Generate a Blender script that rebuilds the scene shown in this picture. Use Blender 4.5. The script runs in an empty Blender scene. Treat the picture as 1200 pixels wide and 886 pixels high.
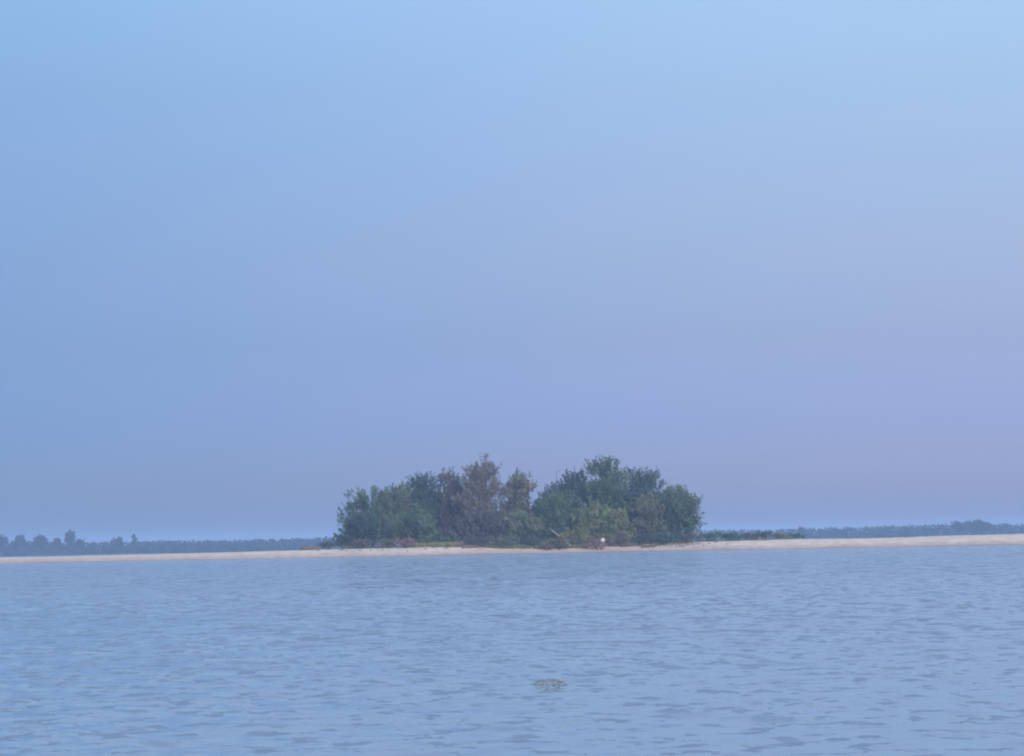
import bpy, bmesh, math, random
import numpy as np
from mathutils import Matrix, Vector

S = bpy.context.scene
COL = S.collection
random.seed(7)
RNG = np.random.default_rng(11)

# ------------------------------------------------------------------ camera
CAM_Z = 1.3
FOC = 3000.0                      # focal length in photograph pixels (1200 wide)
HORIZON_V = -195.0                # horizon below the picture centre
PITCH = math.atan(195.0 / FOC)
ROLL = math.radians(1.05)
_R = Vector((1, 0, 0)); _U = Vector((0, -math.sin(PITCH), math.cos(PITCH))); _F = Vector((0, math.cos(PITCH), math.sin(PITCH)))
_r = _R * math.cos(ROLL) - _U * math.sin(ROLL)
_u = _R * math.sin(ROLL) + _U * math.cos(ROLL)
cam = bpy.data.cameras.new('camera')
cam_ob = bpy.data.objects.new('camera', cam); COL.objects.link(cam_ob)
M = Matrix((_r, _u, -_F)).transposed().to_4x4(); M.translation = Vector((0, 0, CAM_Z))
cam_ob.matrix_world = M
cam.sensor_width = 36; cam.lens = 36 * FOC / 1200.0
cam.clip_start = 0.5; cam.clip_end = 20000
S.camera = cam_ob

# ------------------------------------------------------------------ sky, sun, exposure
SUN_EL, SUN_AZ = math.radians(20), math.radians(160)
w = bpy.data.worlds.new('World'); S.world = w; w.use_nodes = True
nt = w.node_tree; N = nt.nodes; L = nt.links
sky = N.new('ShaderNodeTexSky'); sky.sky_type = 'NISHITA'; sky.sun_disc = False
sky.sun_elevation = SUN_EL; sky.sun_rotation = SUN_AZ
tc = N.new('ShaderNodeTexCoord'); sp = N.new('ShaderNodeSeparateXYZ'); L.new(tc.outputs['Generated'], sp.inputs[0])
zf = N.new('ShaderNodeMath'); zf.operation = 'MULTIPLY'; zf.inputs[1].default_value = 1.0; L.new(sp.outputs['Z'], zf.inputs[0])
# colour correction of the clear sky by elevation, bluer and paler towards the horizon than the model
RAMP_L = [(0.0000, (0.263, 0.456, 1.143)), (0.0133, (0.263, 0.456, 1.143)), (0.0460, (0.263, 0.430, 1.004)), (0.0791, (0.286, 0.444, 0.886)), (0.1120, (0.362, 0.504, 0.881)), (0.1445, (0.466, 0.591, 0.931)), (0.1765, (0.559, 0.697, 0.996)), (0.2065, (0.669, 0.846, 1.129)), (0.3420, (2.111, 1.999, 1.974)), (0.5000, (4.193, 3.603, 3.178)), (0.7071, (6.969, 5.938, 5.001)), (0.9063, (9.029, 7.889, 6.644)), (0.9962, (8.191, 7.339, 6.348))]
RAMP_R = [(0.0000, (0.630, 0.675, 1.542)), (0.0133, (0.630, 0.675, 1.542)), (0.0460, (0.594, 0.649, 1.428)), (0.0791, (0.727, 0.700, 1.150)), (0.1120, (0.931, 0.865, 1.163)), (0.1445, (1.064, 1.036, 1.290)), (0.1765, (1.257, 1.246, 1.423)), (0.2065, (1.493, 1.474, 1.603)), (0.3420, (2.687, 2.346, 2.138)), (0.5000, (5.337, 4.229, 3.442)), (0.7071, (8.870, 6.971, 5.417)), (0.9063, (10.182, 8.547, 6.915)), (0.9962, (9.237, 7.951, 6.607))]
def ramp(stops):
    r = N.new('ShaderNodeValToRGB'); r.color_ramp.interpolation = 'LINEAR'
    e = r.color_ramp.elements
    while len(e) < len(stops): e.new(0.5)
    for k, (p, c) in enumerate(stops):
        e[k].position = p; e[k].color = (*c, 1)
    L.new(zf.outputs[0], r.inputs[0]); return r
ra, rb = ramp(RAMP_L), ramp(RAMP_R)
mr = N.new('ShaderNodeMapRange'); mr.interpolation_type = 'SMOOTHSTEP'
mr.inputs['From Min'].default_value = -0.42; mr.inputs['From Max'].default_value = 0.42; L.new(sp.outputs['X'], mr.inputs['Value'])
mx = N.new('ShaderNodeMix'); mx.data_type = 'RGBA'
L.new(mr.outputs[0], mx.inputs['Factor']); L.new(ra.outputs[0], mx.inputs['A']); L.new(rb.outputs[0], mx.inputs['B'])
vm = N.new('ShaderNodeVectorMath'); vm.operation = 'MULTIPLY'
L.new(sky.outputs[0], vm.inputs[0]); L.new(mx.outputs['Result'], vm.inputs[1])
# faint thin lavender veil
mp = N.new('ShaderNodeMapping'); mp.inputs['Scale'].default_value = (3.0, 3.0, 9.0); L.new(tc.outputs['Generated'], mp.inputs[0])
nz = N.new('ShaderNodeTexNoise'); nz.inputs['Scale'].default_value = 1.6; nz.inputs['Detail'].default_value = 3; L.new(mp.outputs[0], nz.inputs['Vector'])
mr2 = N.new('ShaderNodeMapRange'); mr2.inputs['From Min'].default_value = 0.45; mr2.inputs['From Max'].default_value = 0.8; L.new(nz.outputs['Fac'], mr2.inputs['Value'])
mr2.inputs['To Max'].default_value = 1.0
veil = N.new('ShaderNodeMix'); veil.data_type = 'RGBA'; veil.inputs['A'].default_value = (1, 1, 1, 1); veil.inputs['B'].default_value = (1.05, 1.0, 1.0, 1)
L.new(mr2.outputs[0], veil.inputs['Factor'])
vm2 = N.new('ShaderNodeVectorMath'); vm2.operation = 'MULTIPLY'; L.new(vm.outputs[0], vm2.inputs[0]); L.new(veil.outputs['Result'], vm2.inputs[1])
L.new(vm2.outputs[0], N['Background'].inputs[0]); N['Background'].inputs[1].default_value = 0.1
sun = bpy.data.lights.new('sun', 'SUN'); sun.energy = 1.5; sun.angle = math.radians(10); sun.color = (1.0, 0.86, 0.76)
so = bpy.data.objects.new('sun', sun); COL.objects.link(so)
sd = Vector((math.sin(SUN_AZ) * math.cos(SUN_EL), math.cos(SUN_AZ) * math.cos(SUN_EL), math.sin(SUN_EL)))
so.rotation_euler = sd.to_track_quat('Z', 'Y').to_euler()
S.view_settings.view_transform = 'Standard'; S.view_settings.look = 'None'
S.view_settings.exposure = 0; S.view_settings.gamma = 1
S.render.engine = 'CYCLES'
S.cycles.volume_bounces = 1; S.cycles.max_bounces = 6
S.cycles.filter_width = 2.1

def at(px, py, y):
    """pixel of the photograph (1200 wide) at forward distance y -> world (x, y, z)"""
    u, v = px - 600.0, 443.0 - py
    d = _r * u + _u * v + _F * FOC
    t = y / d.y
    return Vector((d.x * t, y, CAM_Z + d.z * t))

# ------------------------------------------------------------------ materials
def mat(name, rgb, rough=0.8, vary=0.0, scale=3.0, tint=False, detail=4, bump=0.0):
    m = bpy.data.materials.new(name); m.use_nodes = True
    n, l = m.node_tree.nodes, m.node_tree.links
    b = n['Principled BSDF']; b.inputs['Roughness'].default_value = rough
    b.inputs['Specular IOR Level'].default_value = 0.25
    tcn = n.new('ShaderNodeTexCoord')
    no = n.new('ShaderNodeTexNoise'); no.inputs['Scale'].default_value = scale; no.inputs['Detail'].default_value = detail
    l.new(tcn.outputs['Object'], no.inputs['Vector'])
    cr = n.new('ShaderNodeValToRGB')
    cr.color_ramp.elements[0].position = 0.3; cr.color_ramp.elements[1].position = 0.7
    cr.color_ramp.elements[0].color = tuple(max(0, c * (1 - vary)) for c in rgb) + (1,)
    cr.color_ramp.elements[1].color = tuple(c * (1 + vary) for c in rgb) + (1,)
    l.new(no.outputs['Fac'], cr.inputs[0])
    out = cr.outputs[0]
    if tint:
        at_ = n.new('ShaderNodeAttribute'); at_.attribute_name = 'tint'
        mm = n.new('ShaderNodeVectorMath'); mm.operation = 'MULTIPLY'
        l.new(out, mm.inputs[0]); l.new(at_.outputs['Color'], mm.inputs[1]); out = mm.outputs[0]
    l.new(out, b.inputs['Base Color'])
    if bump:
        bp = n.new('ShaderNodeBump'); bp.inputs['Strength'].default_value = bump; bp.inputs['Distance'].default_value = 0.05
        l.new(no.outputs['Fac'], bp.inputs['Height']); l.new(bp.outputs[0], b.inputs['Normal'])
    return m

LEAF = {}
def leafmat(key, rgb):
    if key not in LEAF: LEAF[key] = mat('leaf_' + key, rgb, 0.7, 0.35, 0.7, tint=True)
    return LEAF[key]
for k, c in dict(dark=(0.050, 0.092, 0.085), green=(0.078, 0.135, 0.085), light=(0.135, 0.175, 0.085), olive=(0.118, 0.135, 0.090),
                 brown=(0.135, 0.130, 0.115), purple=(0.094, 0.100, 0.105), yellow=(0.18, 0.21, 0.09), red=(0.20, 0.125, 0.14),
                 far=(0.035, 0.060, 0.065), pale=(0.115, 0.155, 0.110)).items(): leafmat(k, c)
LEAF['far'].node_tree.nodes['Principled BSDF'].inputs['Specular IOR Level'].default_value = 0
BARK = mat('bark', (0.10, 0.085, 0.075), 0.9, 0.3, 6, bump=0.4)
DRIFT = mat('driftwood', (0.13, 0.095, 0.085), 0.9, 0.35, 5, bump=0.5)
DRIFT_PALE = mat('bleached_wood', (0.20, 0.19, 0.17), 0.9, 0.25, 5, bump=0.5)

# ------------------------------------------------------------------ mesh helpers
def mesh_obj(name, verts, faces, material, parent=None, smooth=False, tint=None):
    me = bpy.data.meshes.new(name)
    verts = np.asarray(verts, np.float32); faces = np.asarray(faces, np.int32)
    nv, nf, k = len(verts), len(faces), faces.shape[1]
    me.vertices.add(nv); me.vertices.foreach_set('co', verts.ravel())
    me.loops.add(nf * k); me.loops.foreach_set('vertex_index', faces.ravel())
    me.polygons.add(nf); me.polygons.foreach_set('loop_start', np.arange(nf, dtype=np.int32) * k)
    if smooth: me.polygons.foreach_set('use_smooth', np.ones(nf, bool))
    if tint is not None:
        a = me.attributes.new('tint', 'FLOAT_COLOR', 'FACE')
        t = np.ones((nf, 4), np.float32); t[:, :3] = tint; a.data.foreach_set('color', t.ravel())
    me.materials.append(material); me.update(calc_edges=True)
    o = bpy.data.objects.new(name, me); COL.objects.link(o)
    if parent: o.parent = parent
    return o

def empty(name, loc, label, cat, group=None):
    o = bpy.data.objects.new(name, None); COL.objects.link(o); o.location = loc
    o.empty_display_size = 0.3
    tag(o, label, cat, group); return o
def tag(o, label=None, cat=None, group=None, kind=None):
    if label: o['label'] = label
    if cat: o['category'] = cat
    if group: o['group'] = group
    if kind: o['kind'] = kind
    return o

def tube(pts, rads, n=7):
    """tapered tube along pts (list of Vector), returns verts, quads"""
    V, Fq = [], []
    for i, (p, r) in enumerate(zip(pts, rads)):
        d = (pts[min(i + 1, len(pts) - 1)] - pts[max(i - 1, 0)]).normalized()
        a = d.cross(Vector((0.31, 0.95, 0.05))).normalized(); b = d.cross(a)
        for k in range(n):
            t = 2 * math.pi * k / n
            V.append(tuple(p + (a * math.cos(t) + b * math.sin(t)) * r))
    for i in range(len(pts) - 1):
        for k in range(n):
            Fq.append((i * n + k, i * n + (k + 1) % n, (i + 1) * n + (k + 1) % n, (i + 1) * n + k))
    c = len(V); V.append(tuple(pts[-1])); V.append(tuple(pts[0]))
    for k in range(n):
        Fq.append(((len(pts) - 1) * n + k, (len(pts) - 1) * n + (k + 1) % n, c, c))
        Fq.append(((k + 1) % n, k, c + 1, c + 1))
    return V, Fq
def tubes(lst, n=7):
    V, Fq = [], []
    for pts, rads in lst:
        v, f = tube(pts, rads, n); b = len(V); V += v; Fq += [tuple(x + b for x in q) for q in f]
    return V, Fq
def tube_obj(name, lst, material, parent=None, n=7):
    V, Fq = tubes(lst, n)
    bm = bmesh.new(); vs = [bm.verts.new(v) for v in V]
    for q in Fq:
        q = list(dict.fromkeys(q))
        try: bm.faces.new([vs[i] for i in q])
        except ValueError: pass
    bmesh.ops.recalc_face_normals(bm, faces=bm.faces)
    me = bpy.data.meshes.new(name); bm.to_mesh(me); bm.free()
    for p in me.polygons: p.use_smooth = True
    me.materials.append(material)
    o = bpy.data.objects.new(name, me); COL.objects.link(o)
    if parent: o.parent = parent
    return o
def wander(a, b, k, amp, rnd):
    a, b = Vector(a), Vector(b); out = []
    for i in range(k + 1):
        t = i / k
        j = Vector((rnd.uniform(-1, 1), rnd.uniform(-1, 1), rnd.uniform(-.4, .4))) * amp * math.sin(math.pi * min(t * 1.0, 1.0)) if 0 < i < k else Vector((0, 0, 0))
        out.append(a.lerp(b, t) + j)
    return out

def leaves(points, dirs, size, rng, aspect=0.45):
    """one narrow quad leaf at each point"""
    n = len(points)
    d = dirs + rng.normal(0, 0.55, (n, 3)); d /= np.linalg.norm(d, axis=1, keepdims=True) + 1e-9
    s = rng.normal(0, 1, (n, 3)); s -= (s * d).sum(1, keepdims=True) * d; s /= np.linalg.norm(s, axis=1, keepdims=True) + 1e-9
    L_ = size * rng.uniform(0.6, 1.35, (n, 1)); W = L_ * aspect
    V = np.empty((n, 4, 3), np.float32)
    V[:, 0] = points; V[:, 1] = points + d * L_ * 0.5 + s * W * 0.5; V[:, 2] = points + d * L_; V[:, 3] = points + d * L_ * 0.45 - s * W * 0.5
    return V.reshape(-1, 3), np.arange(n * 4).reshape(n, 4)

def crown(name, lobes, parent, key, rng, size=0.26, shoots=150, per=26, up=0.8, spread=0.5, length=1.2, mixkeys=None):
    """foliage grown as leafy shoots in a set of ellipsoid lobes (x, y, z, rx, ry, rz), local to the parent.
    Shoots crowd the outside of each lobe and fan up and outwards so that the outline is feathered and open."""
    vol = np.array([l[3] * l[5] for l in lobes]); vol = vol / vol.sum()
    P, D, T = [], [], []
    for (x, y, z, rx, ry, rz), f in zip(lobes, vol):
        k = max(6, int(shoots * f))
        q = rng.normal(0, 1, (k, 3)); q /= np.linalg.norm(q, axis=1, keepdims=True)
        q *= (rng.uniform(0.02, 1, (k, 1)) ** 0.42)
        c = np.array([x, y, z]); r = np.array([rx, ry, rz])
        base = c + q * r * 0.86
        out = q * np.array([1, 1, .7]) * spread + np.array([0, 0, up]) + rng.normal(0, 0.25, (k, 3))
        out /= np.linalg.norm(out, axis=1, keepdims=True)
        lob_t = rng.uniform(0.8, 1.2)
        for b, o in zip(base, out):
            ln = length * rng.uniform(0.5, 1.25) * min(1.0, 0.4 + 0.5 * min(rx, rz))
            m = max(5, int(per * rng.uniform(0.6, 1.3)))
            t = rng.uniform(0, 1, (m, 1))
            w = (1.05 - t) * 0.32 * ln ** 0.5
            P.append(b + o * t * ln + rng.normal(0, 1, (m, 3)) * w * 0.6)
            D.append(np.repeat(o[None], m, 0))
            shade = lob_t * rng.uniform(0.8, 1.25)
            warm = rng.uniform(0.88, 1.14)
            T.append(np.repeat(np.array([[shade * warm, shade, shade * (2 - warm) * rng.uniform(.9, 1.1)]]), m, 0))
    P = np.concatenate(P); D = np.concatenate(D); T = np.concatenate(T)
    keep = P[:, 2] > 0.02
    P, D, T = P[keep], D[keep], T[keep]
    V, Fq = leaves(P, D, size, rng)
    return mesh_obj(name, V, Fq, LEAF[key], parent, tint=T)

def trunk_and_limbs(root, H, r, lobes, rnd, lean=(0, 0), name='trunk', stems=1):
    lst = []
    for s in range(stems):
        ox, oy = rnd.uniform(-.25, .25) * (stems > 1), rnd.uniform(-.25, .25) * (stems > 1)
        top = Vector((lean[0] + ox * 3, lean[1] + oy * 3, H * 0.9))
        pts = wander((ox, oy, -0.35), top, 6, H * 0.02, rnd)
        lst.append((pts, [r * (1.35 if i == 0 else 1) * (1 - 0.13 * i) for i in range(7)]))
        for (x, y, z, rx, ry, rz) in lobes:
            k = rnd.randint(1, 4); a = pts[k]
            if a.z > z: a = pts[1]
            e = Vector((x + rnd.uniform(-.4, .4) * rx, y, z + rnd.uniform(0.1, 0.5) * rz))
            lst.append((wander(a, e, 3, 0.18, rnd), [r * 0.45, r * 0.34, r * 0.22, r * 0.08]))
            for j in range(2):
                e2 = Vector((x + rnd.uniform(-.9, .9) * rx, y + rnd.uniform(-.8, .8) * ry, z + rnd.uniform(-.2, .9) * rz))
                lst.append((wander(a.lerp(e, 0.6), e2, 2, 0.12, rnd), [r * 0.22, r * 0.14, r * 0.04]))
    return tube_obj(name, lst, BARK, root, 6)

# ------------------------------------------------------------------ water
def smooth(t): t = np.clip(t, 0, 1); return t * t * (3 - 2 * t)
def shore(x):           # distance of the sandbar's front waterline
    return 352.0 + 5.0 * np.sin(x / 34.0 + 1.0) + 2.0 * np.sin(x / 11.0) + 0.8 * np.sin(x / 4.3 + 2)
def wave_mesh():
    rows = [13.0]
    while rows[-1] < 470: rows.append(rows[-1] * (1.0016 if rows[-1] < 80 else 1.0032))
    Y = np.array(rows); nc = 460
    T = np.linspace(-0.25, 0.25, nc)
    X = (Y[:, None] + 22.0) * T[None, :]; YY = np.repeat(Y[:, None], nc, 1)
    X = np.sign(X) * np.abs(X)
    dx = ((Y + 22.0) * (T[1] - T[0]))[:, None]; dy = np.gradient(Y)[:, None]
    rng = np.random.default_rng(5)
    Z = np.zeros_like(X); n = 130
    lam = np.exp(rng.uniform(math.log(0.13), math.log(3.0), n))
    th = rng.normal(math.radians(-90 + 8), math.radians(27), n)       # travel towards the camera
    ph = rng.uniform(0, 2 * math.pi, n)
    gust = 0.8 + 0.35 * np.sin(X / 7 + YY / 19 + 1) * np.sin(YY / 11 - X / 23) + 0.2 * np.sin(X / 2.7 + 4) * np.sin(YY / 5.1)
    def patch(sc, sd_):
        g = np.random.default_rng(sd_); o_ = 0
        for _ in range(9):
            a_ = g.uniform(0, 6.28); kk = 2 * math.pi / (sc * g.uniform(.6, 1.7))
            o_ = o_ + np.sin(kk * (X * math.cos(a_) + YY * math.sin(a_)) + g.uniform(0, 6.28))
        return 0.45 + np.clip(0.15 + o_ / 4.0, 0, 1.8) ** 1.3
    env = [patch(.45, 1), patch(.8, 2), patch(1.7, 3), patch(4.0, 4), patch(9.0, 5)]   # wavelets come in short groups
    for L_, t, p in zip(lam, th, ph):
        ev = env[0 if L_ < .2 else 1 if L_ < .42 else 2 if L_ < .9 else 3 if L_ < 2 else 4]
        k = 2 * math.pi / L_
        kx, ky = k * math.cos(t), k * math.sin(t)
        st = 0.030 * (1.0 if L_ < 0.26 else (L_ / 0.26) ** -0.85)    # slope of this component
        loc = L_ / np.maximum(np.abs(ky) / k * dy, np.abs(kx) / k * dx)
        fade = smooth((loc - 2.0) / 1.6)
        s = np.sin(kx * X + ky * YY + p)
        Z += (st / k) * fade * ev * (s + 0.36 * np.sin(2 * (kx * X + ky * YY + p)) + 0.16 * np.sin(3 * (kx * X + ky * YY + p)))   # steep fronts, long backs
    Z *= gust
    edge = smooth((0.25 - np.abs(T)) / 0.03)[None, :] * smooth((YY - Y[0]) / 1.0) * smooth((Y[-1] - YY) / 40.0)
    Z *= edge      # dies out to the level of the outer sheet
    global WY, WT, WZ
    WY, WT, WZ = Y, T, Z
    V = np.stack([X, YY, Z], -1).reshape(-1, 3)
    nr = len(Y); i = np.arange((nr - 1) * nc).reshape(nr - 1, nc)[:, :-1].ravel()
    Fq = np.stack([i, i + 1, i + nc + 1, i + nc], -1)
    # calm outer sheet joined round the rippled one, out past the far shore
    b = len(V); tl, tr = T[0], T[-1]
    E = []
    def q(*pts):
        nonlocal b
        for p_ in pts: E.append(p_)
        Fx.append((b, b + 1, b + 2, b + 3)); b += 4
    Fx = []
    zc = 0.0
    q((-3500, -3500, zc), (3500, -3500, zc), (3500, Y[0], zc), (-3500, Y[0], zc))
    q((-3500, Y[-1], zc), (3500, Y[-1], zc), (3500, 3500, zc), (-3500, 3500, zc))
    q((-3500, Y[0], zc), ((Y[0] + 22) * tl, Y[0], zc), ((Y[-1] + 22) * tl, Y[-1], zc), (-3500, Y[-1], zc))
    q(((Y[0] + 22) * tr, Y[0], zc), (3500, Y[0], zc), (3500, Y[-1], zc), ((Y[-1] + 22) * tr, Y[-1], zc))
    V = np.concatenate([V, np.array(E)]); Fq = np.concatenate([Fq, np.array(Fx)])
    return V, Fq
wm = bpy.data.materials.new('river_water'); wm.use_nodes = True
n, l = wm.node_tree.nodes, wm.node_tree.links
b = n['Principled BSDF']; b.inputs['IOR'].default_value = 1.7; b.inputs['Roughness'].default_value = 0.04
b.inputs['Base Color'].default_value = (0.11, 0.18, 0.28, 1)
tcn = n.new('ShaderNodeTexCoord')
geo = n.new('ShaderNodeNewGeometry'); acc = geo.outputs['Normal']
# the mesh carries the small waves where it is fine enough; farther out its coarser cells leave them to the normal
sy_ = n.new('ShaderNodeSeparateXYZ'); l.new(tcn.outputs['Object'], sy_.inputs[0])
lod = n.new('ShaderNodeMapRange'); lod.inputs['From Min'].default_value = 20; lod.inputs['From Max'].default_value = 130
lod.inputs['To Min'].default_value = 0.2; lod.inputs['To Max'].default_value = 2.8; l.new(sy_.outputs['Y'], lod.inputs['Value'])
for sc_, k_, st_ in ((9.0, 0.14, (0.8, 1.4, 1)), (3.6, 0.26, (0.8, 1.2, 1)), (1.0, 0.40, (0.8, 1.3, 1))):   # capillary ripples, wavelets, chop
    mpn = n.new('ShaderNodeMapping'); mpn.inputs['Scale'].default_value = st_; l.new(tcn.outputs['Object'], mpn.inputs[0])
    nn1 = n.new('ShaderNodeTexNoise'); nn1.inputs['Scale'].default_value = sc_; nn1.inputs['Detail'].default_value = 2; l.new(mpn.outputs[0], nn1.inputs['Vector'])
    sb = n.new('ShaderNodeVectorMath'); sb.operation = 'SUBTRACT'; sb.inputs[1].default_value = (.5, .5, .5); l.new(nn1.outputs['Color'], sb.inputs[0])
    ml = n.new('ShaderNodeVectorMath'); ml.operation = 'MULTIPLY'; ml.inputs[1].default_value = (k_ * .8, k_ * 1.4, 0); l.new(sb.outputs[0], ml.inputs[0])
    fd = n.new('ShaderNodeVectorMath'); fd.operation = 'SCALE'; l.new(ml.outputs[0], fd.inputs[0]); l.new(lod.outputs[0], fd.inputs['Scale'])
    ad = n.new('ShaderNodeVectorMath'); ad.operation = 'ADD'; l.new(acc, ad.inputs[0]); l.new(fd.outputs[0], ad.inputs[1]); acc = ad.outputs[0]
# steep little fronts of the wavelets, facing down the wind, between longer smooth backs
for sc_, st_, lo, hi, a_, y0_, y1_ in ((3.3, (0.8, 1.15, 1), .552, .60, .85, 0, 1), (1.7, (0.85, .72, 1), .554, .605, .85, 18, 45), (0.75, (0.85, .32, 1), .558, .615, .8, 55, 120)):
    mpn = n.new('ShaderNodeMapping'); mpn.inputs['Scale'].default_value = st_; mpn.inputs['Location'].default_value = (sc_ * 7, 3, 0); mpn.inputs['Rotation'].default_value = (0, 0, .12)
    l.new(tcn.outputs['Object'], mpn.inputs[0])
    nn1 = n.new('ShaderNodeTexNoise'); nn1.inputs['Scale'].default_value = sc_; nn1.inputs['Detail'].default_value = 3; nn1.inputs['Roughness'].default_value = .6; l.new(mpn.outputs[0], nn1.inputs['Vector'])
    mq = n.new('ShaderNodeMapRange'); mq.interpolation_type = 'SMOOTHSTEP'; mq.inputs['From Min'].default_value = lo; mq.inputs['From Max'].default_value = hi; mq.inputs['To Max'].default_value = -a_
    l.new(nn1.outputs['Fac'], mq.inputs['Value'])
    my = n.new('ShaderNodeMapRange'); my.inputs['From Min'].default_value = y0_; my.inputs['From Max'].default_value = y1_; l.new(sy_.outputs['Y'], my.inputs['Value'])
    mm_ = n.new('ShaderNodeMath'); mm_.operation = 'MULTIPLY'; l.new(mq.outputs[0], mm_.inputs[0]); l.new(my.outputs[0], mm_.inputs[1])
    cb = n.new('ShaderNodeCombineXYZ'); l.new(mm_.outputs[0], cb.inputs['Y'])
    ad = n.new('ShaderNodeVectorMath'); ad.operation = 'ADD'; l.new(acc, ad.inputs[0]); l.new(cb.outputs[0], ad.inputs[1]); acc = ad.outputs[0]
# far out only the near faces of the wavelets show, their backs are hidden: the mean slope leans this way
my = n.new('ShaderNodeMapRange'); my.inputs['From Min'].default_value = 25; my.inputs['From Max'].default_value = 120; my.inputs['To Max'].default_value = -.085; l.new(sy_.outputs['Y'], my.inputs['Value'])
cb = n.new('ShaderNodeCombineXYZ'); l.new(my.outputs[0], cb.inputs['Y'])
ad = n.new('ShaderNodeVectorMath'); ad.operation = 'ADD'; l.new(acc, ad.inputs[0]); l.new(cb.outputs[0], ad.inputs[1]); acc = ad.outputs[0]
nm_ = n.new('ShaderNodeVectorMath'); nm_.operation = 'NORMALIZE'; l.new(acc, nm_.inputs[0]); l.new(nm_.outputs[0], b.inputs['Normal'])
V, Fq = wave_mesh()
tag(mesh_obj('water', V, Fq, wm, smooth=True), 'rippled blue river water filling the lower part of the picture', kind='structure')

# ------------------------------------------------------------------ sandbar
def vnoise(x, y, s, seed):
    """cheap smooth noise"""
    r = np.random.default_rng(seed); out = 0
    for i in range(7):
        a = r.uniform(0, 2 * math.pi); k = s * r.uniform(0.6, 1.8)
        out = out + np.sin(k * (x * math.cos(a) + y * math.sin(a)) + r.uniform(0, 6.28))
    return out / 7
def crest(x):
    # height of the sandbar's back along x: lower to the left, a rise at the right
    xs = [-400, -110, -74, -50, -30, -12, 0, 30, 42, 60, 74, 110, 400]
    zs = [0.45, 0.62, 0.66, 0.80, 1.02, 1.12, 1.16, 1.16, 1.28, 1.20, 1.45, 1.6, 1.7]
    return np.interp(x, xs, zs)
def sand_z(x, y):
    s = shore(x); d = y - s
    c = crest(x)
    z = -0.35 + 0.35 * smooth((d + 12) / 12)                       # wet toe
    z = z + 0.32 * smooth(d / 5.0) + (c - 0.32) * smooth((d - 1.0) / 8.0)
    z = z + 0.05 * vnoise(x, y, 0.35, 3) * smooth(d / 8) + 0.03 * vnoise(x, y, 1.3, 4) * smooth(d / 6)
    # small cut step above the lower beach on the right-hand end
    back = smooth((y - 430) / 40.0)
    return z * (1 - back) + (-0.4) * back
xs = np.linspace(-420, 420, 1000); xs = np.sign(xs) * (np.abs(xs) / 420) ** 1.25 * 420
ys = np.concatenate([np.linspace(325, 400, 110), np.linspace(402, 500, 30)])
XX, YY = np.meshgrid(xs, ys); ZZ = sand_z(XX, YY)
nr, nc = XX.shape; i = np.arange((nr - 1) * nc).reshape(nr - 1, nc)[:, :-1].ravel()
sm = bpy.data.materials.new('sand'); sm.use_nodes = True
n, l = sm.node_tree.nodes, sm.node_tree.links
b = n['Principled BSDF']; b.inputs['Roughness'].default_value = 0.9; b.inputs['Specular IOR Level'].default_value = 0.15
tcn = n.new('ShaderNodeTexCoord'); sx = n.new('ShaderNodeSeparateXYZ'); l.new(tcn.outputs['Object'], sx.inputs[0])
nn = n.new('ShaderNodeTexNoise'); nn.inputs['Scale'].default_value = 0.12; nn.inputs['Detail'].default_value = 6; l.new(tcn.outputs['Object'], nn.inputs['Vector'])
add = n.new('ShaderNodeMath'); add.operation = 'MULTIPLY_ADD'; add.inputs[1].default_value = 0.5; l.new(nn.outputs['Fac'], add.inputs[0]); l.new(sx.outputs['Z'], add.inputs[2])
cr = n.new('ShaderNodeValToRGB'); e = cr.color_ramp.elements
e[0].position = 0.22; e[0].color = (0.28, 0.22, 0.19, 1)
e[1].position = 0.95; e[1].color = (0.50, 0.44, 0.385, 1)
x_ = e.new(0.42); x_.color = (0.39, 0.31, 0.27, 1)
x_ = e.new(0.62); x_.color = (0.42, 0.35, 0.31, 1)
l.new(add.outputs[0], cr.inputs[0])
n3 = n.new('ShaderNodeTexNoise'); n3.inputs['Scale'].default_value = 0.9; n3.inputs['Detail'].default_value = 5; l.new(tcn.outputs['Object'], n3.inputs['Vector'])
mrr = n.new('ShaderNodeMapRange'); mrr.inputs['From Min'].default_value = .3; mrr.inputs['From Max'].default_value = .7; mrr.inputs['To Min'].default_value = 0.78; mrr.inputs['To Max'].default_value = 1.1
l.new(n3.outputs['Fac'], mrr.inputs['Value'])
mv = n.new('ShaderNodeVectorMath'); mv.operation = 'SCALE'; l.new(cr.outputs[0], mv.inputs[0]); l.new(mrr.outputs[0], mv.inputs['Scale']); l.new(mv.outputs[0], b.inputs['Base Color'])
tag(mesh_obj('sandbar', np.stack([XX, YY, ZZ], -1).reshape(-1, 3), np.stack([i, i + 1, i + nc + 1, i + nc], -1), sm, smooth=True),
    'long low pale sandbar running across the river', kind='structure')
def ground_z(x, y): return float(sand_z(np.array([x]), np.array([y]))[0])

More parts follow.
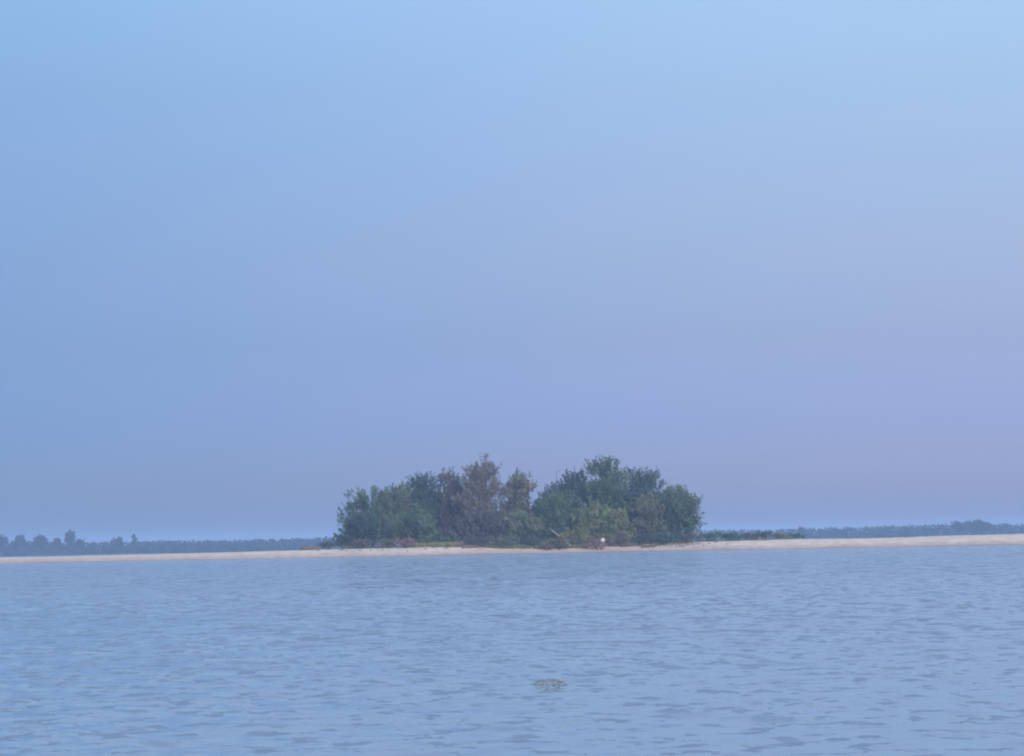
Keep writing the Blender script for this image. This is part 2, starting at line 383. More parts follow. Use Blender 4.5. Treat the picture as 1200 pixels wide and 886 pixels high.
# ------------------------------------------------------------------ island trees
def tree(spec, i):
    (label, px, top, wpx, y, key, form) = spec[:7]; opt = spec[7] if len(spec) > 7 else {}
    rnd = random.Random(100 + i); rng = np.random.default_rng(200 + i)
    p = at(px, top, y); gz = ground_z(p.x, y)
    H = p.z - gz; W = wpx / FOC * y * 1.32
    root = empty('tree', (p.x, y, gz), label, 'tree', 'trees in the grove on the sandbar')
    lobes = []
    if form == 'round':
        lobes.append((0, 0, H * .50, W * .40, W * .38, H * .36))
        for k in range(7):
            a = rnd.uniform(0, 6.28); z = rnd.uniform(.25, .80)
            rr = W * .30 * (1.1 - abs(z - .45))
            lobes.append((math.cos(a) * rr, math.sin(a) * rr, H * z, W * rnd.uniform(.16, .25), W * .2, H * rnd.uniform(.10, .17)))
        lobes.append((rnd.uniform(-.1, .1) * W, 0, H * .80, W * .20, W * .2, H * .13))
    elif form == 'spire':
        for k in range(6):
            t = k / 5
            lobes.append((rnd.uniform(-.08, .08) * W, rnd.uniform(-.1, .1) * W, H * (.22 + .66 * t), W * (.46 - .34 * t), W * (.4 - .28 * t), H * .15))
        for k in range(4):
            z = rnd.uniform(.25, .6)
            lobes.append((rnd.choice((-1, 1)) * W * .3 * (1.1 - z), rnd.uniform(-.2, .2) * W, H * z, W * .18, W * .18, H * .12))
    elif form == 'column':
        for k in range(7):
            t = k / 6
            lobes.append((rnd.uniform(-.16, .16) * W, rnd.uniform(-.15, .15) * W, H * (.16 + .70 * t), W * (.42 - .10 * t * t) * rnd.uniform(.88, 1.1), W * .34, H * .12))
    elif form == 'plume':                       # several upright plumes from one base
        m = opt.get('plumes', 4)
        for k in range(m):
            xx = (k + .5) / m - .5 + rnd.uniform(-.05, .05)
            hh = H * rnd.uniform(.72, .90) if k != m // 2 else H * .9
            lobes.append((xx * W * .9, rnd.uniform(-.2, .2) * W, hh * .55, W * .62 / m, W * .25, hh * .42))
            lobes.append((xx * W * 1.0, rnd.uniform(-.2, .2) * W, hh * .88, W * .36 / m, W * .16, hh * .13))
        lobes.append((0, 0, H * .25, W * .42, W * .3, H * .24))
    lobes.append((0, 0, H * .20, W * .42, W * .34, H * .20))
    trunk_and_limbs(root, H, max(.07, H * .014), lobes, rnd, lean=(rnd.uniform(-.3, .3), 0))
    area = W * H
    crown('crown', lobes, root, key, rng, size=opt.get('size', .29), shoots=int(area * opt.get('dens', 4.6) * 2.1), per=opt.get('per', 30), up=opt.get('up', .85), length=opt.get('len', 1.3))
    for (bx, by, top2) in opt.get('spikes', []):  # bare or nearly bare leader stems
        q = at(bx, top2, y); h2 = q.z - gz
        lst = [(wander((q.x - p.x + rnd.uniform(-.2, .2), 0, H * .35), (q.x - p.x, 0, h2), 5, .10, rnd), [.07, .06, .05, .045, .035, .015])]
        for j in range(by):
            t = rnd.uniform(.62, .97); b0 = Vector((q.x - p.x, 0, H * .35 + (h2 - H * .35) * t))
            e = b0 + Vector((rnd.uniform(-.75, .75), rnd.uniform(-.3, .3), rnd.uniform(.35, .9)))
            lst.append(([b0, b0.lerp(e, .5) + Vector((0, 0, .04)), e], [.04, .028, .012]))
        tube_obj('bare_branch', lst, BARK, root, 5)
        if by > 4:
            crown('sparse_leaves', [(q.x - p.x, 0, h2 - .7, .8, .5, .7)], root, key, rng, size=.2, shoots=22, per=7, length=.6)
    return root
TREES = [
 # back rows first
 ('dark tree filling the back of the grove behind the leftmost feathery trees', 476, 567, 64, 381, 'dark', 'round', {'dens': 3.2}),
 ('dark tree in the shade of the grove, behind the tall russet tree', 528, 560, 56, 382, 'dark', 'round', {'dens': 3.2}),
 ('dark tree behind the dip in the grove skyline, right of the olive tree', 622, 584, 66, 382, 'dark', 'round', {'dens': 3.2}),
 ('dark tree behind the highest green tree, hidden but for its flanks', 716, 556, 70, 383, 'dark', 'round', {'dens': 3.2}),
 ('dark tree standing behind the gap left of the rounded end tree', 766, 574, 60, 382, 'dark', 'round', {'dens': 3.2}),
 # skyline trees
 ('thin open tree at the left tip of the grove, twigs loose against the sky', 416, 574, 30, 372, 'dark', 'plume', {'plumes': 2, 'dens': 2.6, 'spikes': [(408, 7, 575), (420, 4, 571)]}),
 ('feathery blue green tree second from the left end of the grove', 436, 566, 36, 374, 'green', 'plume', {'plumes': 3, 'dens': 3.6}),
 ('grey green tree with two upright plumes above the reddish brush', 461, 566, 34, 373, 'pale', 'plume', {'plumes': 2}),
 ('dark flat topped tree between the feathery left trees and the russet one', 494, 558, 44, 376, 'dark', 'column', {'dens': 4.8}),
 ('narrow purple grey tree leaning on the left of the tall russet tree', 529, 554, 30, 375, 'purple', 'column', {'dens': 4.2, 'spikes': [(533, 2, 552)]}),
 ('tallest russet brown tree, a wispy bare leader rising from its top', 561, 543, 56, 373, 'brown', 'column', {'dens': 4.3, 'spikes': [(568, 11, 530), (551, 4, 545), (580, 3, 552)]}),
 ('olive brown round topped tree right of the tall russet tree', 606, 556, 38, 374, 'olive', 'column', {'dens': 4.4}),
 ('dark bluish tree with a knobbly flat top left of the highest green tree', 668, 549, 52, 378, 'dark', 'round', {'dens': 5.0, 'spikes': [(681, 3, 545), (652, 2, 551)]}),
 ('broad green tree with the highest top on the right half of the grove', 710, 539, 50, 374, 'green', 'column', {'dens': 4.6, 'spikes': [(698, 2, 534), (692, 1, 541)]}),
 ('dark tree with a blunt ragged top right of the highest green tree', 748, 551, 52, 377, 'dark', 'column', {'dens': 4.8}),
 ('broad rounded green tree closing the right end of the grove', 789, 569, 56, 371, 'green', 'round', {'dens': 5.4, 'up': .6, 'spikes': [(805, 2, 568), (782, 2, 566)]}),
 # middle row
 ('low blue green tree in front of the dark flat topped tree', 487, 592, 48, 368, 'green', 'round', {'up': .6}),
 ('bushy grey green tree in front between olive and purplish trees', 655, 576, 54, 369, 'green', 'round', {'up': .6}),
 ('small light green tree below the highest green tree, left of the person', 693, 588, 40, 367, 'light', 'round', {'up': .6}),
 ('small rusty tinted tree in front of the blunt topped dark tree', 757, 583, 36, 368, 'olive', 'column', {'up': .6}),
 ('small dusky tree at the foot of the tall russet tree', 566, 600, 60, 368, 'purple', 'round', {'up': .6}),
 ('small grey green tree at the foot of the olive round topped tree', 612, 600, 44, 368, 'pale', 'round', {'up': .6}),
 ('low dusky sapling at the left foot of the grove', 424, 601, 34, 368, 'dark', 'round', {'up': .6}),
 ('light olive sapling standing just right of the person', 727, 600, 32, 366, 'light', 'column', {'up': .7}),
]
for i, t in enumerate(TREES): tree(t, i)

# ------------------------------------------------------------------ bushes
def bush(spec, i, grp):
    label, px, top, wpx, y, key = spec[:6]; opt = spec[6] if len(spec) > 6 else {}
    rnd = random.Random(500 + i); rng = np.random.default_rng(600 + i)
    p = at(px, top, y); gz = ground_z(p.x, y); H = max(.35, p.z - gz) / 1.12; W = wpx / FOC * y
    root = empty('bush', (p.x, y, gz), label, 'bush', grp)
    lobes = [(0, 0, H * .40, W * .36, W * .28, H * .40)]
    for k in range(4):
        lobes.append(((k / 3 - .5) * W * .72, rnd.uniform(-.2, .2) * W, H * rnd.uniform(.3, .6), W * .17, W * .16, H * rnd.uniform(.2, .34)))
    lst = []
    for k in range(7):
        a = rnd.uniform(0, 6.28)
        lst.append((wander((0, 0, -.15), (math.cos(a) * W * .32, math.sin(a) * W * .2, H * rnd.uniform(.5, .9)), 3, .06, rnd), [.04, .03, .02, .008]))
    tube_obj('stem', lst, BARK, root, 5)
    crown('foliage', lobes, root, key, rng, size=opt.get('size', .2), shoots=max(24, int(W * H * opt.get('dens', 10) * 1.8)), per=24, up=.6, length=.4)
    return root
G1 = 'bushes along the foot of the grove'
BUSHES = [
 ('dark spreading bush trailing off the left foot of the grove', 402, 619, 26, 368, 'dark'),
 ('low dark bush farthest left, almost detached from the grove', 384, 632, 26, 368, 'purple'),
 ('low dusky purple bush beside the reddish brush on its left', 424, 628, 34, 363, 'purple'),
 ('small yellowish green bush left of the reddish brush', 454, 627, 20, 362, 'pale'),
 ('low dull red bush at the edge of the sand under the left trees', 475, 626, 26, 360, 'red', {'dens': 9}),
 ('low green bush behind the bright grass patch', 514, 622, 50, 366, 'green'),
 ('purplish brush below the tall russet tree beside the driftwood', 560, 625, 36, 362, 'purple'),
 ('olive green mound of leaves right of the driftwood tangle', 590, 623, 36, 362, 'pale'),
 ('dark low bush on the sand below the olive tree', 622, 627, 34, 363, 'dark'),
 ('bright yellow green bush above the leaning bleached trunk', 676, 611, 34, 363, 'yellow', {'dens': 8}),
 ('small brown green bush between bleached trunk and brush pile', 655, 624, 26, 361, 'olive'),
 ('brown withered bush just right of the person', 728, 616, 30, 363, 'brown'),
 ('dull green bush at the foot of the rusty tinted tree', 755, 621, 34, 364, 'dark'),
 ('dark bush tucked under the left side of the rounded end tree', 778, 619, 34, 365, 'dark'),
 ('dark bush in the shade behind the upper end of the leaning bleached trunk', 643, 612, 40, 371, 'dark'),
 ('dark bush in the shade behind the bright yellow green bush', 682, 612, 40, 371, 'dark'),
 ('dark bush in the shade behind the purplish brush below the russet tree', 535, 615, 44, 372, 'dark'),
 ('dark low bush under the overhang of the rounded end tree', 806, 622, 34, 366, 'purple'),
]
for i, s in enumerate(BUSHES): bush(s, i, G1)
G2 = 'low scrub on the bar right of the grove'
SCRUB = [
 ('low green scrub touching the rounded end tree on its right', 832, 620, 30, 392, 'green'),
 ('flat dark scrub second right of the rounded end tree', 856, 620, 30, 396, 'dark'),
 ('thin purplish scrub in the middle of the row right of the grove', 876, 622, 26, 398, 'purple'),
 ('rounded dark scrub standing highest in the row right of the grove', 895, 620, 18, 397, 'dark'),
 ('low olive scrub just right of the rounded dark one', 914, 623, 26, 399, 'olive'),
 ('last thin scrub of the row, farthest right from the grove', 932, 624, 22, 402, 'dark'),
]
for i, s in enumerate(SCRUB): bush(s, 40 + i, G2)

# beach grass, uncountable
def grass(name, label, px0, px1, y0, y1, h, n_, key, seed):
    rng = np.random.default_rng(seed)
    x0, x1 = at(px0, 632, y0).x, at(px1, 632, y0).x
    x = rng.uniform(x0, x1, n_); y = rng.uniform(y0, y1, n_)
    c = 0.5 + 0.5 * vnoise(x, y, 1.6, seed); keep = rng.uniform(0, 1, n_) < c * 1.3
    x, y = x[keep], y[keep]; z = sand_z(x, y) - .03
    m = len(x); hh = h * rng.uniform(.45, 1.15, m) * (0.7 + 0.5 * c[keep])
    dx, dy = rng.normal(0, .3, m) * hh, rng.normal(0, .3, m) * hh
    a = rng.uniform(0, 3.14, m); wx, wy = np.cos(a) * .03, np.sin(a) * .03
    V = np.empty((m, 4, 3)); V[:, 0] = np.stack([x - wx, y - wy, z], 1); V[:, 1] = np.stack([x + wx, y + wy, z], 1)
    V[:, 2] = np.stack([x + dx * .5 + wx * .7, y + dy * .5 + wy * .7, z + hh * .6], 1); V[:, 3] = np.stack([x + dx, y + dy, z + hh], 1)
    T = rng.uniform(.7, 1.3, (m, 1)) * np.ones((1, 3))
    tag(mesh_obj(name, V.reshape(-1, 3), np.arange(m * 4).reshape(m, 4), LEAF[key], tint=T), label, 'grass', kind='stuff')
grass('grass', 'bright yellow green grass on the bank below the left trees', 486, 536, 361, 365, .75, 5200, 'yellow', 31)
grass('grass', 'pale green grass on the bank below the middle of the grove', 566, 690, 361.5, 365, .6, 7000, 'light', 34)
grass('grass', 'short dull grass along the foot of the whole grove', 400, 815, 363, 378, .45, 16000, 'olive', 32)
grass('grass', 'thin grass on the sand right of the grove', 815, 935, 392, 402, .35, 5000, 'green', 33)

# wrack: small sticks and weed left along the high water line, uncountable
def wrack(name, label, n_, seed, dmin, dmax, x0, x1, size):
    rng = np.random.default_rng(seed); x = rng.uniform(x0, x1, n_)
    c = vnoise(x, x * 0, .5, seed); keep = c > rng.uniform(-.5, .6, n_); x = x[keep]; m = len(x)
    y = shore(x) + dmin + (dmax - dmin) * (0.5 + 0.5 * vnoise(x, x * 0, .22, seed + 1)) + rng.normal(0, .9, m)
    z = sand_z(x, y); a = rng.uniform(0, 3.14, m); L_ = size * rng.uniform(.4, 1.6, m); w_ = .035 * rng.uniform(.6, 1.6, m)
    d = np.stack([np.cos(a) * L_, np.sin(a) * L_, rng.uniform(-.02, .12, m)], 1) * .5; q = np.stack([-np.sin(a) * w_, np.cos(a) * w_, np.zeros(m)], 1)
    c0 = np.stack([x, y, z + .03], 1); up = np.array([0, 0, 1]) * w_[:, None] * 1.6
    V = np.stack([c0 - d - q, c0 - d + q, c0 - d + up, c0 + d - q, c0 + d + q, c0 + d + up], 1).reshape(-1, 3)
    b_ = np.arange(m)[:, None] * 6
    Fq = np.concatenate([b_ + np.array([0, 3, 5, 2]), b_ + np.array([2, 5, 4, 1]), b_ + np.array([0, 1, 4, 3])])
    tag(mesh_obj(name, V, Fq, DRIFT), label, 'debris', kind='stuff')
wrack('beach_debris', 'line of small dark sticks and weed along the sand below the grove', 170, 91, 4.0, 7.5, -28, 30, .45)

# ------------------------------------------------------------------ driftwood
def log(label, pts_px, y, rads, material=DRIFT, stubs=4, seed=0, n=8):
    rnd = random.Random(seed)
    P = []
    for (px, py, dy) in pts_px:
        q = at(px, py, y + dy); P.append(q)
    o0 = P[0].copy()
    root = empty('driftwood_log', (o0.x, o0.y, ground_z(o0.x, o0.y)), label, 'driftwood', 'driftwood lying along the beach')
    base = Vector(root.location)
    # keep it resting on the sand
    lo = min(p.z - r - ground_z(p.x, p.y) for p, r in zip(P, rads))
    P = [Vector((p.x, p.y, p.z - lo - 0.03)) - base for p in P]
    Q, R_ = [], []
    for k in range(len(P) - 1):
        for j in range(3):
            t = j / 3; Q.append(P[k].lerp(P[k + 1], t) + Vector((rnd.uniform(-.04, .04), rnd.uniform(-.04, .04), rnd.uniform(-.02, .03)))); R_.append(rads[k] * (1 - t) + rads[k + 1] * t * rnd.uniform(.9, 1.1))
    Q.append(P[-1]); R_.append(rads[-1] * .6)
    tube_obj('trunk', [(Q, R_)], material, root, n)
    for k in range(stubs):
        a = rnd.choice(Q[1:]); d = Vector((rnd.uniform(-.5, .5), rnd.uniform(-.4, .2), rnd.uniform(.3, .9))) * rnd.uniform(.5, 1.1)
        tube_obj('branch', [([a, a + d * .5 + Vector((.03, 0, .02)), a + d], [rads[0] * .4, rads[0] * .28, .015])], material, root, 6)
    return root
log('dark driftwood stump end left of the driftwood tangle below the russet tree', [(536, 637, 0), (543, 634.5, .3)], 361.6, [.26, .2], seed=1)
log('dark driftwood log lying flat on the sand below the russet tree', [(541, 638.5, -.6), (550, 638, 0), (560, 637, .4)], 361.1, [.17, .2, .17], seed=2, stubs=3)
log('forked driftwood limb standing up beside the flat log', [(552, 636, 0), (555, 631, .3), (557, 626, .2)], 362.1, [.16, .12, .06], seed=3)
log('pale bleached trunk leaning down from the trees towards the sand', [(669, 634, 0), (660, 626, .8), (643, 612, 2.5)], 362.1, [.19, .16, .10], DRIFT_PALE, seed=4, stubs=3)
log('short dark log on the sand below the olive tree', [(606, 637, 0), (615, 636, .2), (621, 636.5, .4)], 362.1, [.16, .15, .1], seed=5, stubs=2)
log('reddish brown log lying on the sand left of the brush pile', [(664, 636, 0), (676, 635, .2), (690, 635.5, .4)], 362.4, [.15, .14, .09], seed=6, stubs=2)
log('long dark log lying right of the person', [(713, 635, 0), (729, 634, .4), (744, 634.5, .2)], 363.1, [.17, .15, .09], seed=7, stubs=3)
log('dark log end right of the long log, under the rusty tinted tree', [(752, 635.5, 0), (759, 634, .2), (768, 634.5, .4)], 362.6, [.24, .2, .12], seed=8, stubs=4)
log('small dark stick standing up in the sand left of the red bush', [(448, 639, 0), (449, 636.5, 0), (449.5, 633, 0)], 361.6, [.1, .08, .04], seed=9, stubs=1)
log('long flat dark log left of the grove on the crest of the sand', [(352, 640.5, 0), (364, 640, .3), (376, 640, .5)], 366, [.2, .22, .14], seed=10, stubs=3)
log('small pale log on the sand right of the grove', [(885, 631.5, 0), (895, 631, .2), (903, 631.5, .4)], 380, [.12, .12, .08], seed=12, stubs=2)

def brush_pile(px, top, wpx, y, label, seed, material):
    rnd = random.Random(seed); p = at(px, top, y); gz = ground_z(p.x, y); H = p.z - gz; W = wpx / FOC * y
    root = empty('brush_pile', (p.x, y, gz), label, 'brush pile')
    for k in range(46):
        x = rnd.gauss(0, .24) * W; h = H * max(.12, 1 - abs(x) / W * 1.9) * rnd.uniform(.25, 1.05)
        a = Vector((x, rnd.uniform(-.6, .6), rnd.uniform(-.05, .3) * H)); e = Vector((x + rnd.uniform(-.45, .45) * W, rnd.uniform(-.8, .8), h))
        tube_obj('stick', [([a, a.lerp(e, .5) + Vector((rnd.uniform(-.1, .1), 0, rnd.uniform(-.05, .12))), e], [rnd.uniform(.04, .09), .045, .015])], material, root, 5)
brush_pile(697, 624, 30, 361, 'heap of brown sticks and brush left of the person', 77, mat('reddish_stick', (0.15, 0.095, 0.095), .9, .3, 4))
brush_pile(640, 630, 18, 361, 'small heap of dark sticks below the bleached trunk', 78, DRIFT)

# ------------------------------------------------------------------ person
def person(px, feet_py, y):
    p = at(px, feet_py, y); gz = ground_z(p.x, y)
    root = empty('person', (p.x, y, gz), 'tiny person in a white top and dull reddish trousers standing before the grove', 'person')
    root.rotation_euler = (0, 0, math.radians(25))
    k = 1.0
    skin = mat('skin', (0.36, 0.22, 0.16), .6, .05, 8); white = mat('white_cotton', (0.60, 0.60, 0.60), .85, .04, 6)
    red = mat('dull_red_cloth', (0.24, 0.13, 0.14), .9, .15, 6); hairm = mat('dark_hair', (0.03, 0.025, 0.02), .6, .2, 20)
    def skinned(name, V, E, Rr, root_i, material, sub=2):
        me = bpy.data.meshes.new(name); me.from_pydata(V, E, []); me.materials.append(material)
        o = bpy.data.objects.new(name, me); COL.objects.link(o); o.parent = root
        m = o.modifiers.new('skin', 'SKIN'); m.use_smooth_shade = True
        for i_, r in enumerate(Rr):
            sv = me.skin_vertices[0].data[i_] if me.skin_vertices else None
        if not me.skin_vertices: 
            bpy.context.view_layer.objects.active = o
        return o, m
    def build(name, V, E, Rr, root_i, material, sub=2):
        me = bpy.data.meshes.new(name)
        bm = bmesh.new(); lay = bm.verts.layers.skin.verify()
        vs = [bm.verts.new(v) for v in V]
        for v, r in zip(vs, Rr):
            rr = r if isinstance(r, tuple) else (r, r); v[lay].radius = rr; v[lay].use_root = False
        vs[root_i][lay].use_root = True
        for a, b_ in E: bm.edges.new((vs[a], vs[b_]))
        bm.to_mesh(me); bm.free(); me.materials.append(material)
        o = bpy.data.objects.new(name, me); COL.objects.link(o); o.parent = root
        o.modifiers.new('skin', 'SKIN').use_smooth_shade = True
        s = o.modifiers.new('subdivision', 'SUBSURF'); s.levels = sub; s.render_levels = sub
        return o
    V = [(0, 0, .95), (0, 0, 1.12), (0, -.01, 1.32), (0, 0, 1.47), (0, -.01, 1.55), (0, -.015, 1.62), (0, -.01, 1.72)]
    R_ = [(.16, .11), (.14, .10), (.165, .105), (.06, .06), (.055, .055), (.075, .09), (.055, .07)]
    E = [(0, 1), (1, 2), (2, 3), (3, 4), (4, 5), (5, 6)]
    def addv(v, r, par):
        V.append(v); R_.append(r); E.append((par, len(V) - 1)); return len(V) - 1
    for s in (-1, 1):
        h = addv((s * .10, 0, .88), (.09, .09), 0); kn = addv((s * .12, -.02, .50), (.058, .06), h); an = addv((s * .13, .02, .09), (.038, .04), kn)
        addv((s * .14, -.14, .03), (.035, .028), an)
        sh = addv((s * .19, 0, 1.42), (.055, .055), 2); el = addv((s * .26, .02, 1.14), (.040, .040), sh); wr = addv((s * .27, -.08, .90), (.027, .027), el)
        pa = addv((s * .272, -.095, .845), (.034, .018), wr)
        for f in range(4):
            a = addv((s * .272, -.125 + .018 * f, .79), .009, pa); addv((s * .262, -.125 + .018 * f, .755 + .006 * abs(f - 1.5)), .007, a)
        th = addv((s * .262, -.135, .835), .010, pa); addv((s * .255, -.15, .80), .008, th)
    build('body', V, E, R_, 0, skin)
    V2 = [(0, 0, .90), (0, 0, 1.12), (0, -.01, 1.33), (0, 0, 1.45)]; R2 = [(.185, .135), (.165, .125), (.185, .125), (.09, .08)]; E2 = [(0, 1), (1, 2), (2, 3)]
    for s in (-1, 1):
        V2 += [(s * .19, 0, 1.42), (s * .235, .01, 1.26), (s * .262, .02, 1.12)]; R2 += [.075, .066, .058]; b0 = len(V2) - 3; E2 += [(2, b0), (b0, b0 + 1), (b0 + 1, b0 + 2)]
    build('shirt', V2, E2, R2, 0, white)
    V3 = [(0, 0, .93)]; R3 = [(.18, .125)]; E3 = []
    for s in (-1, 1):
        V3 += [(s * .10, 0, .85), (s * .12, -.02, .50), (s * .13, .01, .12)]; R3 += [(.11, .11), (.08, .085), (.068, .07)]; b0 = len(V3) - 3; E3 += [(0, b0), (b0, b0 + 1), (b0 + 1, b0 + 2)]
    build('trousers', V3, E3, R3, 0, red)
    def ball(name, c, r, material, par=root, seg=12):
        bm = bmesh.new(); bmesh.ops.create_uvsphere(bm, u_segments=seg, v_segments=seg // 2 + 2, radius=1)
        for v in bm.verts: v.co = Vector((c[0] + v.co.x * r[0], c[1] + v.co.y * r[1], c[2] + v.co.z * r[2]))
        me = bpy.data.meshes.new(name); bm.to_mesh(me); bm.free(); me.materials.append(material)
        for q in me.polygons: q.use_smooth = True
        o = bpy.data.objects.new(name, me); COL.objects.link(o); o.parent = par; return o
    ball('hair', (0, .015, 1.70), (.088, .10, .085), hairm)
    for s in (-1, 1):
        ball('eye', (s * .032, -.095, 1.66), (.012, .008, .008), hairm, seg=8)
        ball('ear', (s * .078, -.005, 1.65), (.012, .022, .03), skin, seg=8)
        ball('shoe', (s * .14, -.07, .04), (.048, .13, .045), hairm)
    ball('nose', (0, -.108, 1.63), (.014, .016, .024), skin, seg=8)
    ball('mouth', (0, -.10, 1.592), (.026, .008, .007), red, seg=8)
person(706.5, 636, 361.3)

# ------------------------------------------------------------------ floating weed mat
p0 = at(645, 803, 1.0); t_ = CAM_Z / (CAM_Z - p0.z); fy = t_
fx = at(645, 803, fy).x
rng = np.random.default_rng(9)
wr_ = empty('floating_weed', (fx, fy, 0), 'pale olive clump of weed floating in the open water', 'floating weed')
nn_ = 1100; a = rng.uniform(0, 6.28, nn_); r = rng.uniform(0, 1, nn_) ** .6
P = np.stack([np.cos(a) * r * .15, np.sin(a) * r * .95, .004 + .012 * (1 - r) + rng.normal(0, .004, nn_)], 1)
D = np.stack([np.cos(a), np.sin(a), np.full(nn_, .05)], 1)
Vw, Fw = leaves(P, D, .028, rng, .5)
ri = np.clip(np.searchsorted(WY, fy + Vw[:, 1]), 0, len(WY) - 1)
ci = np.clip(np.searchsorted(WT, (fx + Vw[:, 0]) / (fy + Vw[:, 1] + 22.0)), 0, len(WT) - 1)
Vw[:, 2] = WZ[ri, ci] + .003 + np.abs(Vw[:, 2]) * .12
mesh_obj('weed_strands', Vw, Fw, mat('weed', (0.215, 0.245, 0.215), .4, .1, 20, tint=True), wr_, tint=rng.uniform(.88, 1.12, (nn_, 1)) * np.ones((1, 3)))

# ------------------------------------------------------------------ far shores
def far_land(name, x0, x1, y0, y1, label):
    xs = np.linspace(x0, x1, 160); ys = np.linspace(y0, y1, 14); X, Y = np.meshgrid(xs, ys)
    t = (Y - y0) / (y1 - y0); tx = (X - x0) / (x1 - x0)
    Z = -0.4 + 1.2 * smooth(t * 4 + .15 * np.sin(X / 17)) * smooth(tx * 14) * smooth((1 - tx) * 14) + .15 * vnoise(X, Y, .03, 8)
    i = np.arange(13 * 160).reshape(13, 160)[:, :-1].ravel()
    tag(mesh_obj(name, np.stack([X, Y, Z], -1).reshape(-1, 3), np.stack([i, i + 1, i + 161, i + 160], -1), mat('shore_mud', (0.10, 0.09, 0.07), .9, .3, .05), smooth=True), label, kind='structure')
far_land('far_bank', -1100, 1100, 1150, 1900, 'low distant river bank under the far woods')

def far_wood(label, pts, y, key, seed, n_per=115, depth=60, base_y=None):
    """uncountable far wood: hundreds of overlapping leafy crowns with a skyline given at (px, py) stations"""
    rng = np.random.default_rng(seed)
    A = [at(px, py, y) for px, py in pts]; xs = np.array([a.x for a in A]); zs = np.array([a.z for a in A])
    P, T, Dd = [], [], []
    step = 2.6
    for x in np.arange(xs[0], xs[-1], step):
        h = np.interp(x, xs, zs)
        for d in range(2):
            xx = x + rng.normal(0, 1.6); dd = d * 18 + rng.uniform(-6, 6); hh = h * rng.uniform(.93, 1.0) - .4
            r = rng.uniform(2.6, 4.4)
            m = n_per; q = rng.normal(0, .55, (m, 3)); zq = rng.uniform(0, 1, m) * np.clip(1.02 - .35 * (q[:, 0] ** 2), .2, 1)
            P.append(np.stack([xx + q[:, 0] * r, y + dd + q[:, 1] * r, .2 + zq * hh], 1)); Dd.append(q + np.array([0, 0, .3]))
            s = rng.uniform(.85, 1.15); T.append(np.repeat(np.array([[s, s, s * rng.uniform(.9, 1.1)]]), m, 0))
    P = np.concatenate(P); T = np.concatenate(T); Dd = np.concatenate(Dd)
    V, Fq = leaves(P, Dd, 1.2, rng, .8)
    tag(mesh_obj('far_woods', V, Fq, LEAF[key], tint=T), label, 'woods', kind='stuff')
far_wood('hazy blue line of woods low on the horizon left of the grove', [(-900, 634), (-600, 633), (-260, 634), (-60, 633), (0, 634), (50, 635), (100, 636), (150, 635), (200, 633.5), (260, 634), (320, 632), (380, 630), (430, 630), (500, 629), (600, 626)], 1230, 'far', 51)
far_wood('hazy blue wooded shore low on the horizon right of the grove', [(600, 627), (800, 622), (900, 621), (940, 620), (975, 619), (1010, 617), (1060, 616), (1110, 614), (1125, 613), (1160, 613), (1200, 614), (1300, 612), (1480, 609), (1800, 604), (2100, 600)], 1330, 'far', 52)

def far_tree(label, px, top, wpx, y, seed, key='far', grp=None, thin=False):
    rng = np.random.default_rng(seed); rnd = random.Random(seed)
    p = at(px, top, y); gz = .3; H = p.z - gz; W = wpx / FOC * y
    root = empty('far_tree', (p.x, y, gz), label, 'tree', grp)
    if thin: lobes = [(0, 0, H * .86, W * .35, W * .3, H * .12), (0, 0, H * .6, W * .3, W * .3, H * .2)]
    else:
        lobes = [(0, 0, H * .62, W * .40, W * .4, H * .30)] + [(rnd.uniform(-.3, .3) * W, rnd.uniform(-.3, .3) * W, H * rnd.uniform(.45, .84), W * .24, W * .24, H * .15) for k in range(5)]
    r = H * .02
    lst = [(wander((0, 0, -.3), (0, 0, H * .85), 4, .1, rnd), [r * 1.3, r, r * .8, r * .6, r * .3])]
    for lb in lobes: lst.append(([Vector((0, 0, H * .35)), Vector((lb[0], lb[1], lb[2]))], [r * .5, r * .15]))
    tube_obj('trunk', lst, BARK, root, 5)
    crown('crown', lobes, root, key, rng, size=.75, shoots=int(40 + W * H * (3.0 if not thin else .5)), per=16, length=1.4)
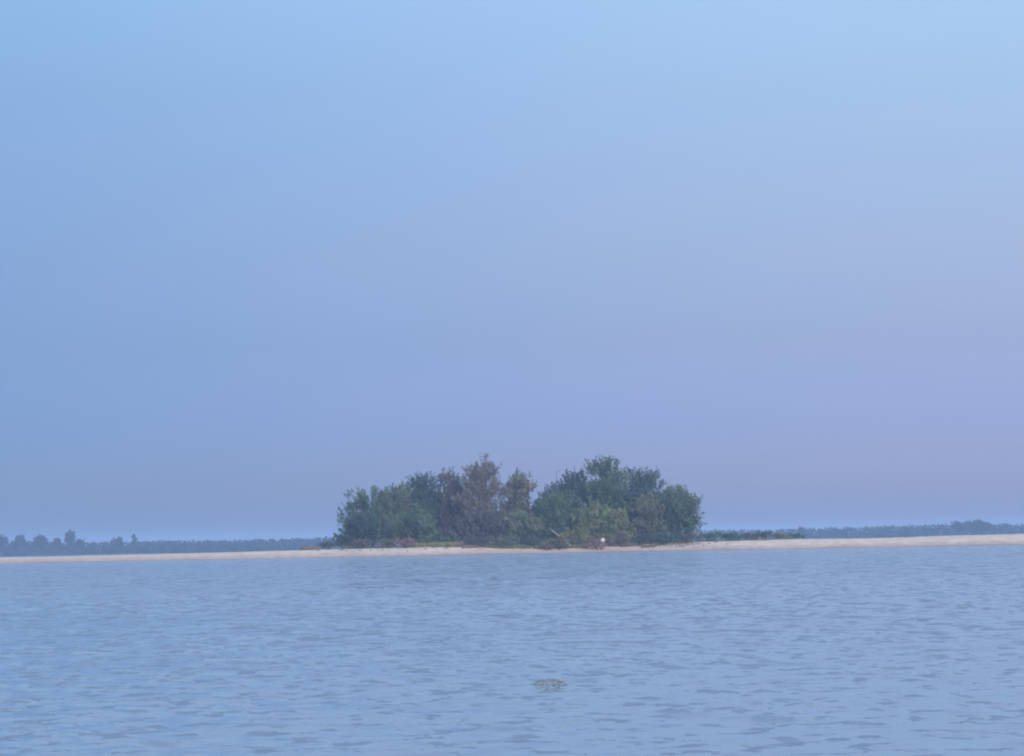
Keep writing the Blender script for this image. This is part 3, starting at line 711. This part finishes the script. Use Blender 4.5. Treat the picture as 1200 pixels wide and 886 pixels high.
G3 = 'hazy trees standing above the far left shore'
FAR = [
 ('far tree cut by the left edge of the picture', 2, 627, 16), ('far rounded tree second from the left edge', 23, 626, 15),
 ('low far tree just right of the second rounded one, left half of a joined pair', 42, 630, 9), ('far flat topped tree, right half of a joined pair', 51, 628, 10),
 ('small low far tree between the joined pair and the tallest one', 67, 631, 9), ('tallest far left tree with an open rounded head', 82, 622.5, 14),
 ('low far tree leaning against the right side of the tallest one', 94, 631, 10), ('broad low far tree alone in the flat stretch of woods', 137, 630.5, 15)]
for k, (lb, px, top, wp) in enumerate(FAR): far_tree(lb, px, top, wp, 1190, 700 + k, grp=G3)
far_tree('thin solitary pole like tree poking above the far left woods', 157, 628, 3.2, 1195, 720, thin=True)
G4 = 'hazy trees forming the bump on the far right shore'
for k, (lb, px, top, wp) in enumerate([('far tree at the left shoulder of the bump on the right shore', 1122, 612, 16), ('far tree left of the bump top on the right shore', 1134, 611, 16), ('far tree crowning the bump on the right shore', 1146, 610, 16), ('far tree at the right shoulder of the bump on the right shore', 1156, 613, 14)]):
    far_tree(lb, px, top, wp, 1290, 730 + k, grp=G4)
far_tree('small hazy tree where the scrub row meets the far right woods', 938, 618.5, 9, 1250, 740)

# ------------------------------------------------------------------ haze
HZ = (0.00042, (0.45, 0.67, 1.0))
bm = bmesh.new(); bmesh.ops.create_cube(bm, size=1)
for v in bm.verts: v.co = Vector((v.co.x * 7400, v.co.y * 7400, -3 + (v.co.z + .5) * 22))
me = bpy.data.meshes.new('haze'); bm.to_mesh(me); bm.free()
hm = bpy.data.materials.new('haze'); hm.use_nodes = True; n = hm.node_tree.nodes; n.remove(n['Principled BSDF'])
pv = n.new('ShaderNodeVolumePrincipled'); pv.inputs['Density'].default_value = HZ[0]; pv.inputs['Color'].default_value = (*HZ[1], 1)
hm.node_tree.links.new(pv.outputs[0], n['Material Output'].inputs['Volume'])
me.materials.append(hm); o = bpy.data.objects.new('haze', me); COL.objects.link(o); tag(o, 'thin blue haze lying over river and shores', kind='stuff')
